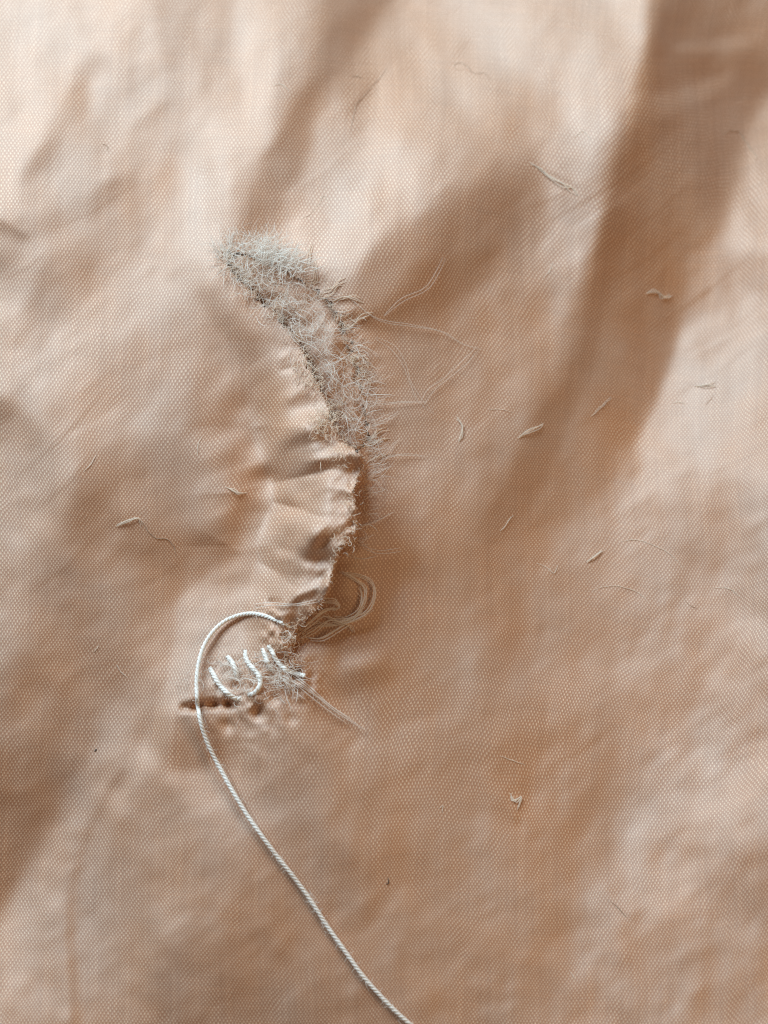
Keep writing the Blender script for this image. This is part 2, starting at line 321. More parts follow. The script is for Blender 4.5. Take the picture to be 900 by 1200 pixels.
T = T + dab([(640, 200), (665, 212), (675, 220)], 4, -20)
T = T + dab([(405, 140), (415, 125), (432, 100), (452, 82)], 3, -18)
T = T + dab([(352, 258), (372, 240), (385, 248)], 5, -14)
T = T + dab([(340, 268), (362, 250), (380, 235)], 4, 16)
T = T + dab([(390, 775), (430, 770), (455, 760)], 11, 24)
T = T + dab([(420, 790), (460, 780)], 9, -14)
T = T + dab([(520, 790), (560, 800)], 14, 6)
T = T + dab([(190, 1150), (215, 1110), (250, 1090)], 9, -7)
T = T + dab([(260, 880), (290, 872), (310, 885)], 4, 12)
T = T + dab([(330, 850), (370, 900)], 9, -8)
T = T + dab([(290, 850), (288, 900)], 9, 9)
T = T + dab([(600, 930), (607, 945)], 5, 14)
T = T + dab([(604, 955), (608, 968)], 4, -18)
T = T + dab([(715, 1055), (735, 1075)], 3, -14)
# long drawn threads and fine crease lines
for x0, y0, x1, y1, dv in ((640, 262, 800, 160, -11), (660, 275, 780, 192, 8), (700, 300, 830, 195, -8), (715, 330, 800, 268, -9), (690, 372, 800, 290, 7), (600, 250, 700, 205, -7), (740, 400, 880, 300, -8),
                           (780, 470, 895, 395, -8), (800, 420, 900, 360, 7), (20, 560, 130, 450, -9), (40, 600, 110, 530, -7), (60, 520, 150, 470, 6), (30, 700, 120, 620, -7), (160, 690, 230, 640, -6), (0, 330, 60, 290, -8),
                           (60, 270, 160, 215, -7), (330, 230, 420, 160, 7), (430, 190, 520, 150, -6), (560, 640, 660, 600, -5), (820, 560, 900, 520, -6), (640, 900, 720, 850, -6), (320, 920, 360, 990, -6), (520, 520, 600, 470, 6)):
    T = T + dab([(x0, y0), ((x0 + x1) / 2 + 4, (y0 + y1) / 2 + 3), (x1, y1)], 2.6, dv * 1.3)
T = T + dab([(200, 740), (192, 775), (176, 828), (152, 885), (122, 938), (102, 988), (90, 1040), (84, 1100)], 6, -3)
T = T + dab([(213, 745), (205, 780), (190, 832), (168, 888), (140, 945), (118, 1000), (104, 1060)], 7, 12)
T = T + dab([(0, 258), (14, 268), (34, 281)], 4, -10)
# soft crumpling, its streaks running like the folds
for cell, sd, amp, an, sr in ((46, 1, 3.0, -1.05, 1.8), (24, 2, 3.4, -1.0, 1.7), (13, 3, 3.0, -0.9, 1.5), (9, 5, 2.4, -.6, 2.6)):
    T = T + amp * noise2(GXX, GYY, cell, sd, an, sr)

def lin(v):
    v = np.clip(v, 5, 250) / 255.0
    return np.where(v < .04045, v / 12.92, ((v + .055) / 1.055) ** 2.4)

GAIN = 0.82
LX, LY, LZ = (LDIR * LDIST)
lam = LZ / ((np.clip((GXX - 450) / PXCM, -4, 4) - LX) ** 2 + (np.clip((600 - GYY) / PXCM, -5, 5) - LY) ** 2 + LZ ** 2) ** 1.5
lam = lam / lam[333, 283] * 0.30                                   # what the flat cloth would show
S = np.clip(lin(T) / lam - 1.0, -.8, 1.2) * GAIN + bicubic(CORR, cx * 2, cy * 2)
env = smooth(-400, -60, GXX) * smooth(1300, 960, GXX) * smooth(-400, -60, GYY) * smooth(1600, 1260, GYY)
S = S * env
# integrate the lean into a height field
kx = 2 * np.pi * np.fft.fftfreq(NX, ST / PXCM); ky = 2 * np.pi * np.fft.fftfreq(NY, ST / PXCM)
KX, KY = np.meshgrid(kx, ky)
lxy = np.array([LDIR[0], -LDIR[1]]); lxy /= np.hypot(*lxy)         # image x right, y down
kd = KX * lxy[0] + KY * lxy[1]; k2 = KX ** 2 + KY ** 2
H = np.fft.ifft2(np.fft.fft2(-S) * (-1j * kd) / (kd ** 2 + 0.05 * k2 + 0.02)).real
H = H - H[133:533, 133:433].mean()

# ------------------------------------------------------------------ the tear
EL = [(262, 296), (275, 318), (294, 340), (320, 366), (344, 392), (360, 420), (375, 452), (386, 478), (391, 500), (400, 516),
      (422, 529), (428, 544), (421, 560), (414, 576), (417, 600), (418, 620), (411, 634), (398, 642), (394, 655), (390, 670),
      (386, 690), (376, 710), (360, 725), (346, 740), (340, 760), (338, 776)]
ER = [(290, 298), (330, 314), (366, 334), (385, 354), (397, 378), (408, 402), (418, 432), (425, 460), (427, 490), (431, 515),
      (434, 545), (430, 565), (424, 580), (424, 600), (424, 622), (417, 638), (405, 648), (400, 660), (395, 675), (390, 693), (380, 714),
      (364, 730), (350, 744), (344, 762), (341, 776)]
HOLE = [p for p in EL if p[1] < 535] + [p for p in ER if p[1] < 535][::-1]

def axis(lo, hi, step, grow, n):
    a = np.arange(lo, hi + step, step)
    g = step * np.cumsum(grow ** np.arange(1, n + 1))
    return np.concatenate([(lo - g)[::-1], a, a[-1] + g])
MX = axis(-70, 970, 1.8, 1.14, 30); MY = axis(-70, 1270, 1.8, 1.14, 30)
VX, VY = np.meshgrid(MX, MY)
Z = bicubic(H, (MX - GX0) / ST, (MY - GY0) / ST)
ZBASE = Z.copy()
ely = np.array([p[1] for p in EL], float); elx = np.array([p[0] for p in EL], float)
bi = np.where((MX > 100) & (MX < 620))[0]; bj = np.where((MY > 180) & (MY < 960))[0]
ix, jx = slice(bi[0], bi[-1] + 1), slice(bj[0], bj[-1] + 1)
sx, sy = VX[jx, ix], VY[jx, ix]
dL, tL = seg_dist(sx, sy, EL)
dR, tR = seg_dist(sx, sy, ER)
leftside = sx < np.interp(sy, ely, elx)
leftside &= sy < 776
# the left lip is lifted
amp = np.interp(sy, [270, 320, 380, 460, 540, 600, 650, 700, 750, 790], [0, .02, .07, .17, .30, .33, .28, .18, .08, 0])
foot = np.interp(sy, [280, 400, 500, 640, 740], [45, 62, 92, 92, 60])
lip = amp * smooth(1.05, 0.30, dL / foot) - .42 * amp * np.exp(-((dL - 1.12 * foot) / (.42 * foot)) ** 2)
# gathers that run from the lip into the cloth
gath = np.sin(sy / 9.5 + 2.2 * noise2(sx, sy, 26, 11) + 0.02 * sx) + .7 * np.sin(sy / 5.3 + 2.0 * noise2(sx, sy, 22, 12) - .05 * sx)
lip = lip + 0.0045 * gath * np.exp(-(dL / 22) ** 2) * smooth(.04, .16, tL) * smooth(520, 480, sy)
lip = lip + .045 * np.exp(-(dL / 9) ** 2) * (1 + .6 * noise2(sx, sy, 9, 18)) * smooth(500, 545, sy) * smooth(740, 690, sy)
lip = lip * (1 + .16 * noise2(sx, sy, 24, 17, -.3, 1.5) * smooth(440, 520, sy))
lip = lip + .016 * noise2(sx, sy, 17, 15, -.5, 1.3) * np.exp(-(dL / 55) ** 2) * smooth(480, 530, sy)
lip = lip + .008 * noise2(sx, sy, 8, 16, -.6, 1.8) * np.exp(-(dL / 35) ** 2) * smooth(480, 530, sy)
def ridge(poly, wd, hgt):
    d, t = seg_dist(sx, sy, poly)
    return hgt * np.exp(-(d / wd) ** 2) * smooth(0, .25, t + .12) * smooth(0, .25, 1.12 - t)
lip = lip + ridge([(362, 541), (392, 535), (430, 533)], 7, .030) + ridge([(345, 640), (375, 622), (412, 628)], 15, .04)
lip = lip - ridge([(360, 556), (385, 552), (420, 553)], 6, .015) - ridge([(335, 600), (375, 590), (410, 585)], 7, .018)
lip = lip + ridge([(365, 578), (385, 570), (413, 574)], 6, .018) - ridge([(325, 640), (360, 655), (395, 662)], 8, .03)
lip = lip + ridge([(338, 705), (365, 690), (388, 684)], 7, .03) + ridge([(335, 470), (355, 455), (372, 462)], 7, .014)
lip = lip + ridge([(328, 422), (342, 412), (352, 416)], 5, .010) - ridge([(330, 434), (348, 430), (354, 431)], 4, .010)
rt = -.03 * np.exp(-(dR / 30) ** 2) + .005 * np.sin(sy / 4.4 + 1.8 * noise2(sx, sy, 20, 14) + .03 * sx) * np.exp(-(dR / 26) ** 2)
rt = rt * smooth(300, 340, sy) * smooth(790, 740, sy)
rt = rt + .11 * np.exp(-(dR / 40) ** 2) * smooth(560, 610, sy) * smooth(745, 690, sy)  # swell added right of the lip to deepen the flap's shadow
Z[jx, ix] += np.where(leftside, lip, rt)
# puckers around the darning
pk = np.exp(-((sx - 290) / 50) ** 2 - ((sy - 815) / 42) ** 2)
Z[jx, ix] += pk * (.008 * np.sin(sx / 5.2 + 1.6 * noise2(sx, sy, 16, 21)) + .008 * noise2(sx, sy, 9, 22) + .016 * noise2(sx, sy, 18, 23))
ds, ts_ = seg_dist(sx, sy, [(206, 830), (222, 829), (240, 826), (264, 825), (280, 828)])
Z[jx, ix] += -.085 * np.exp(-(ds / 5.0) ** 2) * smooth(0, .3, ts_) * smooth(0, .2, 1 - ts_) * (1 + .3 * np.sin(sx / 3.0))
for hx, hy, hr, hd in ((303, 834, 9, .06), (268, 850, 8, .025), (340, 842, 7, .02), (322, 818, 5, .03), (276, 806, 5, .03), (296, 806, 4, .03), (345, 790, 6, .03)):
    Z[jx, ix] -= hd * np.exp(-((sx - hx) ** 2 + (sy - hy) ** 2) / hr ** 2)
dt, _ = seg_dist(sx, sy, [(330, 720), (332, 745), (338, 775), (348, 800)])
Z[jx, ix] += np.exp(-(dt / 20) ** 2) * (.022 * noise2(sx, sy, 8, 24) + .02 * noise2(sx, sy, 14, 25))

def z_at(px, py):
    px = np.asarray(px, float); py = np.asarray(py, float)
    fx = np.interp(px, MX, np.arange(len(MX))); fy = np.interp(py, MY, np.arange(len(MY)))
    i = np.clip(fx.astype(int), 0, len(MX) - 2); j = np.clip(fy.astype(int), 0, len(MY) - 2); u = fx - i; v = fy - j
    return (Z[j, i] * (1 - u) + Z[j, i + 1] * u) * (1 - v) + (Z[j + 1, i] * (1 - u) + Z[j + 1, i + 1] * u) * v

# ------------------------------------------------------------------ materials
def new_mat(name):
    m = bpy.data.materials.new(name); m.use_nodes = True
    nt = m.node_tree
    return m, nt, nt.nodes['Principled BSDF']

def cloth_material():
    m, nt, b = new_mat('satin_weave')
    N, L = nt.nodes, nt.links
    def math_(op, a, c=None):
        n = N.new('ShaderNodeMath'); n.operation = op
        for k, v in enumerate((a, c)):
            if v is None: continue
            if isinstance(v, (int, float)): n.inputs[k].default_value = v
            else: L.new(v, n.inputs[k])
        return n.outputs[0]
    uv = N.new('ShaderNodeUVMap'); uv.uv_map = 'weave'
    # slubs: yarns wander a little
    nz = N.new('ShaderNodeTexNoise'); nz.inputs['Scale'].default_value = 0.05; nz.inputs['Detail'].default_value = 2
    L.new(uv.outputs[0], nz.inputs['Vector'])
    va = N.new('ShaderNodeVectorMath'); va.operation = 'MULTIPLY_ADD'
    L.new(nz.outputs['Color'], va.inputs[0]); va.inputs[1].default_value = (4.5, 4.5, 0); L.new(uv.outputs[0], va.inputs[2])
    sp = N.new('ShaderNodeSeparateXYZ'); nj = N.new('ShaderNodeTexNoise'); nj.inputs['Scale'].default_value = .45; nj.inputs['Detail'].default_value = 1
    L.new(uv.outputs[0], nj.inputs['Vector'])
    vj = N.new('ShaderNodeVectorMath'); vj.operation = 'MULTIPLY_ADD'; vj.inputs[1].default_value = (.5, .5, 0)
    L.new(nj.outputs['Color'], vj.inputs[0]); L.new(va.outputs[0], vj.inputs[2])
    L.new(vj.outputs[0], sp.inputs[0])
    cu = math_('COSINE', math_('MULTIPLY', sp.outputs[0], math.pi))
    cv = math_('COSINE', math_('MULTIPLY', sp.outputs[1], math.pi))
    wv = math_('MULTIPLY', cu, cv)                                   # +1 warp on top, -1 weft on top
    mr = N.new('ShaderNodeMapRange'); mr.interpolation_type = 'SMOOTHSTEP'
    L.new(wv, mr.inputs[0]); mr.inputs[1].default_value = 0.05; mr.inputs[2].default_value = .9
    # yarn to yarn differences in dye
    yn = N.new('ShaderNodeTexNoise'); yn.inputs['Scale'].default_value = 1.0; yn.inputs['Detail'].default_value = 1
    vm = N.new('ShaderNodeVectorMath'); vm.operation = 'MULTIPLY'; vm.inputs[1].default_value = (.8, .02, 0)
    L.new(uv.outputs[0], vm.inputs[0]); L.new(vm.outputs[0], yn.inputs['Vector'])
    yw = N.new('ShaderNodeTexNoise'); yw.inputs['Scale'].default_value = 1.0; yw.inputs['Detail'].default_value = 1
    vw = N.new('ShaderNodeVectorMath'); vw.operation = 'MULTIPLY'; vw.inputs[1].default_value = (.025, .8, 0)
    L.new(uv.outputs[0], vw.inputs[0]); L.new(vw.outputs[0], yw.inputs['Vector'])
    yn2 = N.new('ShaderNodeTexNoise'); yn2.inputs['Scale'].default_value = .022; yn2.inputs['Detail'].default_value = 4
    L.new(uv.outputs[0], yn2.inputs['Vector'])
    mix = N.new('ShaderNodeMix'); mix.data_type = 'RGBA'
    mix.inputs[6].default_value = (0.385,0.149,0.044, 1)             # tan-orange weft
    mix.inputs[7].default_value = (0.82,0.63,0.44, 1)              # pale warp
    L.new(math_('MULTIPLY', mr.outputs[0], math_('ADD', .38, math_('MULTIPLY', yn.outputs[0], .66))), mix.inputs[0])
    hv = N.new('ShaderNodeHueSaturation')
    L.new(mix.outputs[2], hv.inputs['Color'])
    L.new(math_('ADD', math_('MULTIPLY', math_('ADD', yn.outputs[0], yw.outputs[0]), .20), .80), hv.inputs['Value'])
    L.new(math_('ADD', math_('MULTIPLY', yn2.outputs[0], .7), .62), hv.inputs['Saturation'])
    L.new(hv.outputs[0], b.inputs['Base Color'])
    b.inputs['Roughness'].default_value = 0.7
    b.inputs['IOR'].default_value = 2.1
    b.inputs['Specular IOR Level'].default_value = 1.0
    b.inputs['Sheen Weight'].default_value = 0.20
    b.inputs['Sheen Roughness'].default_value = 0.4
    bm = N.new('ShaderNodeBump'); bm.inputs['Strength'].default_value = 0.16; bm.inputs['Distance'].default_value = 0.006
    L.new(wv, bm.inputs['Height']); L.new(bm.outputs[0], b.inputs['Normal'])
    return m
M_CLOTH = cloth_material()

def fibre_material(name, col, rough=.5, trans=.45, noise=0.0, alpha=1.0):
    """cotton fibre: reflects and lets light through"""
    m, nt, b = new_mat(name)
    N, L = nt.nodes, nt.links
    b.inputs['Base Color'].default_value = (*col, 1)
    b.inputs['Roughness'].default_value = rough
    b.inputs['Sheen Weight'].default_value = .4
    out = N['Material Output']
    tr = N.new('ShaderNodeBsdfTranslucent'); tr.inputs[0].default_value = (*col, 1)
    if noise:
        nz = N.new('ShaderNodeTexNoise'); nz.inputs['Scale'].default_value = 6; nz.inputs['Detail'].default_value = 3
        tc = N.new('ShaderNodeTexCoord'); L.new(tc.outputs['Object'], nz.inputs['Vector'])
        hv = N.new('ShaderNodeHueSaturation'); hv.inputs['Color'].default_value = (*col, 1)
        mr = N.new('ShaderNodeMapRange'); mr.inputs[1].default_value = .3; mr.inputs[2].default_value = .7
        mr.inputs[3].default_value = 1 - noise; mr.inputs[4].default_value = 1 + noise * .3
        L.new(nz.outputs[0], mr.inputs[0]); L.new(mr.outputs[0], hv.inputs['Value'])
        L.new(hv.outputs[0], b.inputs['Base Color']); L.new(hv.outputs[0], tr.inputs[0])
    mx = N.new('ShaderNodeMixShader'); mx.inputs[0].default_value = trans
    L.new(b.outputs[0], mx.inputs[1]); L.new(tr.outputs[0], mx.inputs[2])
    last = mx
    if alpha < 1:
        tp = N.new('ShaderNodeBsdfTransparent'); m2 = N.new('ShaderNodeMixShader'); m2.inputs[0].default_value = alpha
        L.new(tp.outputs[0], m2.inputs[1]); L.new(mx.outputs[0], m2.inputs[2]); last = m2
    L.new(last.outputs[0], out.inputs['Surface'])
    return m
M_THREAD = fibre_material('white_cotton', (.95, .97, .97), .5, 0.05, .04)
M_FUZZ = fibre_material('white_fuzz', (.98, .97, .95), .5, 0.4, alpha=.9)
M_DOWN = fibre_material('fine_down', (.98, .96, .93), .5, 0.4, alpha=.32)
M_FRAY = fibre_material('cream_fray', (.98, .90, .80), .5, 0.4, .08)
M_PULL = fibre_material('pale_yarn', (.97, .94, .91), .5, 0.3, alpha=.6)
M_HAIR = fibre_material('pale_fibre', (.97, .93, .88), .45, 0.3, alpha=.38)
M_LINT = fibre_material('pale_lint', (.96, .88, .78), .5, 0.15, .12, alpha=.55)
M_LINTB = fibre_material('tan_lint', (.66, .50, .38), .6, 0.1, .15, alpha=.5)
M_DARK = fibre_material('dark_speck', (.06, .04, .03), .6, 0)

# ------------------------------------------------------------------ objects
def link_mesh(name, v, f, mat, parent=None, smooth_=True):
    me = bpy.data.meshes.new(name)
    v = np.asarray(v, np.float32); f = np.asarray(f, np.int32); n = f.shape[1]
    me.vertices.add(len(v)); me.vertices.foreach_set('co', v.ravel())
    me.loops.add(f.size); me.loops.foreach_set('vertex_index', f.ravel())
    me.polygons.add(len(f)); me.polygons.foreach_set('loop_start', np.arange(0, f.size, n, dtype=np.int32))
    if smooth_: me.polygons.foreach_set('use_smooth', np.ones(len(f), bool))
    me.materials.append(mat)
    me.update(calc_edges=True)
    o = bpy.data.objects.new(name, me); COL.objects.link(o)
    if parent: o.parent = parent
    return o

def tag(o, label, cat, group=None):
    o['label'] = label; o['category'] = cat
    if group: o['group'] = group
    return o

def sheet(name, px, py, z, u, v, keep, parent):
    ny, nx = px.shape
    co = P3(px, py, z).reshape(-1, 3)
    idx = np.arange(nx * ny).reshape(ny, nx)
    q = np.stack([idx[1:, :-1], idx[1:, 1:], idx[:-1, 1:], idx[:-1, :-1]], -1)
    q = q[keep].reshape(-1, 4)
    used, inv = np.unique(q, return_inverse=True)
    o = link_mesh(name, co[used], inv.reshape(-1, 4), M_CLOTH, parent)
    me = o.data
    uvl = me.uv_layers.new(name='weave')
    uu = u.reshape(-1)[used]; vv = v.reshape(-1)[used]
    li = inv.reshape(-1)
    uvl.data.foreach_set('uv', np.stack([uu[li], vv[li]], -1).astype(np.float32).ravel())
    return o

cloth = bpy.data.objects.new('torn_cloth', None)
COL.objects.link(cloth)
cloth.location = (0, 0, 0)
tag(cloth, 'crumpled peach satin cloth with a long frayed tear down the middle', 'cloth')

# yarn coordinates follow the arc length over the folds
WU, WV = 2.04, 3.15
def yarn_coords(px, py, z):
    p = P3(px, py, z)
    gxz = np.gradient(z, axis=1) / np.maximum(np.gradient(px, axis=1), .1) * PXCM
    gyz = np.gradient(z, axis=0) / np.maximum(np.gradient(py, axis=0), .1) * PXCM
    ex = np.sqrt(1 + np.clip(gxz, -1.5, 1.5) ** 2) - 1; ey = np.sqrt(1 + np.clip(gyz, -1.5, 1.5) ** 2) - 1
    ax = np.cumsum(ex * np.gradient(px, axis=1), axis=1); ay = np.cumsum(ey * np.gradient(py, axis=0), axis=0)
    a = px + .85 * ax; c = py + .85 * ay
    an = math.radians(2)
    a2 = a * math.cos(an) + c * math.sin(an) + 7 * noise2(px, py, 210, 31); c2 = -a * math.sin(an) + c * math.cos(an) + 9 * noise2(px, py, 230, 32)
    bend = 16 * np.sin((py - 100) / 420.0) * smooth(200, 800, px)
    return (a2 + bend) / WU, (c2 - .06 * px * smooth(900, 300, py)) / WV
fx_ = np.fft.fftfreq(NX, ST); fy_ = np.fft.fftfreq(NY, ST)
HS = np.fft.ifft2(np.fft.fft2(H) * np.exp(-2 * (np.pi * 14) ** 2 * (fx_[None] ** 2 + fy_[:, None] ** 2))).real
ZU = bicubic(HS, (MX - GX0) / ST, (MY - GY0) / ST)
U, V = yarn_coords(VX, VY, ZU)
cxm = (VX[1:, 1:] + VX[:-1, :-1]) / 2; cym = (VY[1:, 1:] + VY[:-1, :-1]) / 2
jag = 3.0 * noise2(cxm, cym, 5, 41) + 2.0 * noise2(cxm, cym, 11, 42)
hole = inside(cxm + jag, cym + .6 * jag[::-1], HOLE)
face = sheet('cloth_face', VX, VY, Z, U, V, ~hole, cloth)

# the layer that shows through the tear
UX, UY = np.meshgrid(np.arange(150, 575, 3.0), np.arange(230, 900, 3.0))
zb = bicubic(H, (UX[0] - GX0) / ST, (UY[:, 0] - GY0) / ST)
uz = zb - .055 - .12 * np.exp(-((UX - 245) / 60) ** 2 - ((UY - 828) / 30) ** 2) + .012 * noise2(UX, UY, 22, 51) + .01 * noise2(UX, UY, 12, 52)
gd, _ = seg_dist(UX, UY, [(285, 312), (318, 335), (355, 376), (384, 425), (403, 465), (412, 505)])
bulge = .055 * np.exp(-(gd / 20) ** 2) * (1 + .15 * noise2(UX, UY, 10, 53)) * smooth(530, 480, UY)
uz = np.where(inside(UX, UY, HOLE), uz + bulge + .035 * smooth(515, 545, UY), np.minimum(uz, z_at(UX, UY) - .035))
UU, UV_ = yarn_coords(UX, UY, zb[None][0])
sheet('under_layer', UX, UY, uz, UU + .5, UV_, np.ones((UX.shape[0] - 1, UX.shape[1] - 1), bool), cloth)

# ------------------------------------------------------------------ fibres and threads
def spline(pts, n):
    pts = np.asarray(pts, float); m = len(pts)
    L = np.concatenate([[0], np.cumsum(np.linalg.norm(np.diff(pts[:, :2], axis=0), axis=1))])
    s = np.linspace(0, L[-1], n)
    t = np.interp(s, L, np.arange(m)); i = np.clip(np.floor(t).astype(int), 0, m - 2); f = (t - i)[:, None]
    g = lambda k: pts[np.clip(i + k, 0, m - 1)]
    ws = cr_weights(f)
    return sum(wt * g(k - 1) for k, wt in enumerate(ws))

def frames(p):
    t = np.gradient(p, axis=0); t /= np.maximum(np.linalg.norm(t, axis=1, keepdims=True), 1e-9)
    ref = np.array([0.05, 0.1, 1.0])
    a = np.cross(t, ref); a /= np.maximum(np.linalg.norm(a, axis=1, keepdims=True), 1e-6)
    return t, a, np.cross(a, t)

class Tubes:
    def __init__(s): s.v, s.f, s.n = [], [], 0
    def add(s, p, r, sides=3, taper=(1, 1)):
        p = np.asarray(p, float); n = len(p)
        t, a, b = frames(p)
        rad = np.full(n, float(r)); k = np.linspace(0, 1, n)
        rad = rad * np.minimum(1, taper[0] + (1 - taper[0]) * k * 4) * np.minimum(1, taper[1] + (1 - taper[1]) * (1 - k) * 4)
        an = np.arange(sides) * 2 * np.pi / sides
        ring = p[:, None] + rad[:, None, None] * (np.cos(an)[None, :, None] * a[:, None] + np.sin(an)[None, :, None] * b[:, None])
        s.v.append(ring.reshape(-1, 3))
        i = np.arange(n - 1)[:, None] * sides; j = np.arange(sides)[None]; j2 = (j + 1) % sides
        s.f.append((np.stack([i + j, i + j2, i + sides + j2, i + sides + j], -1) + s.n).reshape(-1, 4))
        s.n += n * sides
    def build(s, name, mat, parent=None):
        return link_mesh(name, np.concatenate(s.v), np.concatenate(s.f), mat, parent)

PX = 1 / PXCM
def on_cloth(pts, lift, n):
    """pixel path laid on the cloth, lift (px) above it; lift may vary along the path"""
    q = spline(pts, n)
    l = np.interp(np.linspace(0, 1, n), np.linspace(0, 1, len(np.atleast_1d(lift))), np.atleast_1d(lift))
    return P3(q[:, 0], q[:, 1], z_at(q[:, 0], q[:, 1]) + l * PX)

def twisted(tb, path, R, pitch, fuzz=None, flen=6, nf=0):
    """three plies laid round each other along a path"""
    t, a, b = frames(path)
    L = np.concatenate([[0], np.cumsum(np.linalg.norm(np.diff(path, axis=0), axis=1))])
    for k in range(3):
        ph = 2 * np.pi * (L / pitch + k / 3)
        p = path + .44 * R * (np.cos(ph)[:, None] * a + np.sin(ph)[:, None] * b)
        tb.add(p, .60 * R, 8)
    for _ in range(nf):
        i = rng.integers(2, len(path) - 2)
        d = rng.normal(0, 1, 3); d /= np.linalg.norm(d); d[2] = abs(d[2]) * .6
        s0 = path[i] + R * .7 * d
        q = np.array([s0 + (t[i] * rng.normal(0, .5) + d) * flen * PX * s + rng.normal(0, .15, 3) * flen * PX * s for s in np.linspace(0, 1, 4)])
        fuzz.add(q, .2 * PX, 4, (1, .3))

# --- the sewing thread
thread = bpy.data.objects.new('sewing_thread', None); COL.objects.link(thread)
tag(thread, 'white twisted sewing thread looping from the darning stitches to the bottom edge', 'thread')
thread.location = P3(300, 800, z_at(300, 800))
def place(o):
    o.matrix_parent_inverse = o.parent.matrix_world.inverted(); return o
bpy.context.view_layer.update()
fz = Tubes()
TAIL = [(344, 737), (336, 732), (324, 727), (308, 721), (293, 719), (277, 722), (262, 729), (249, 741), (239, 757), (233, 776), (230.5, 797), (231, 816),
        (233, 835), (238, 856), (247, 879), (260, 904), (275, 931), (291, 957), (308, 981), (326, 1005), (346, 1030), (364, 1055),
        (384, 1086), (404, 1114), (424, 1142), (446, 1167), (470, 1191), (500, 1216), (540, 1245), (600, 1290)]
tb = Tubes()
twisted(tb, on_cloth(TAIL, [-3, 1, 6, 9, 12, 14, 14, 12, 9, 7, 6, 6, 6, 6, 6, 6, 6, 6, 6], 420), 2.55 * PX, 14 * PX, fz, 6, 260)
place(tb.build('thread_tail', M_THREAD, thread))
ST_ = [[(246, 783), (250, 790), (255, 799), (262, 808), (270, 815), (278, 819), (283, 818)],
       [(267, 770), (272, 776), (276, 785), (278, 794)],
       [(288, 763), (288, 770), (291, 777), (298, 785), (304, 793), (305, 801), (302, 808), (297, 813), (292, 814)],
       [(308, 761), (311, 770), (315, 779), (319, 786)],
       [(315, 757), (319, 764), (325, 775), (333, 783), (343, 788), (357, 792)]]
for k, s in enumerate(ST_):
    tb = Tubes()
    n = 14 * len(s)
    twisted(tb, on_cloth(s, [-2, 3.5, 5, 5, 3.5, -2] if k < 4 else [0, 4, 5, 4, 5, 6], n), (2.85 if k < 3 else 2.5) * PX, 15 * PX, fz, 6, 26)
    place(tb.build('stitch', M_THREAD, thread))
ff = fz.build('thread_fuzz', M_FUZZ, thread); ff['kind'] = 'stuff'; place(ff)

# --- frayed edges
def along(poly, n):
    return spline(poly, n)
fr = Tubes(); fu = Tubes()
def lipz(x, y): return z_at(x, y)
def strand(tbx, x, y, ang, ln, r, curl, lift0=1, lift1=8, n=6, z0=None):
    s = np.linspace(0, 1, n)
    a = ang + curl * (s - .3) + rng.normal(0, .12)
    qx = x + np.cumsum(np.cos(a)) * ln / n; qy = y + np.cumsum(np.sin(a)) * ln / n
    zb_ = z_at(x, y) if z0 is None else z0
    zz = zb_ + (lift0 + (lift1 - lift0) * np.sin(s * rng.uniform(1.2, 2.8))) * PX
    tbx.add(P3(qx, qy, zz), .72 * r * PX, 5, (1, .35))
elp = along(EL, 500); erp = along(ER, 500)
def normal_of(p, i):
    j0, j1 = max(i - 4, 0), min(i + 4, len(p) - 1); d = p[j1] - p[j0]
    return math.atan2(d[1], d[0])
# short yarn ends, left edge (point into the gap) and right edge
for _ in range(520):
    i = int(rng.uniform(0, 1) ** 1.3 * 490); x, y = elp[i] + rng.normal(0, 2.5, 2)
    a = normal_of(elp, i) - math.pi / 2 + rng.normal(0, .7)
    low = y > 520
    strand(fr, x - (3 if low else 2), y, a, rng.uniform(3, 7) if low else rng.uniform(4, 12), rng.uniform(.22, .4) if low else rng.uniform(.25, .5), rng.normal(0, 1.8), 0, rng.uniform(0, 4))
for _ in range(220):
    i = int(rng.uniform(0, 1) * 300); x, y = erp[i] + rng.normal(0, 2, 2)
    a = normal_of(erp, i) + math.pi / 2 + rng.normal(0, 1.0)
    strand(fr, x + 3, y, a, rng.uniform(4, 12), rng.uniform(.2, .4), rng.normal(0, 1.3), .5, rng.uniform(-4, 4))
# knots and tufts of yarn ends on the left edge
for cx_, cy_, n_, sp_ in ((282, 322, 36, 9), (300, 336, 36, 9), (318, 324, 20, 8), (272, 310, 20, 7), (330, 355, 30, 8), (352, 432, 40, 8), (366, 448, 40, 7), (385, 488, 70, 9),
                          (378, 500, 60, 8), (398, 478, 30, 6), (405, 380, 25, 6), (424, 440, 40, 7), (412, 425, 30, 6), (400, 530, 30, 8),
                          (412, 590, 9, 6), (413, 614, 9, 5), (403, 634, 22, 6), (352, 735, 32, 8), (345, 752, 34, 9), (338, 770, 30, 8), (335, 745, 18, 5)):
    for _ in range(int(n_ * 1.3)):
        x, y = cx_ + rng.normal(0, sp_), cy_ + rng.normal(0, sp_)
        strand(fr, x, y, rng.uniform(0, 6.28), rng.uniform(5, 13), rng.uniform(.25, .5), rng.normal(0, 2.6), 1, rng.uniform(2, 8), z0=max(z_at(x, y), z_at(cx_, cy_)))
o = fr.build('frayed_edge', M_FRAY, cloth); o['kind'] = 'stuff'
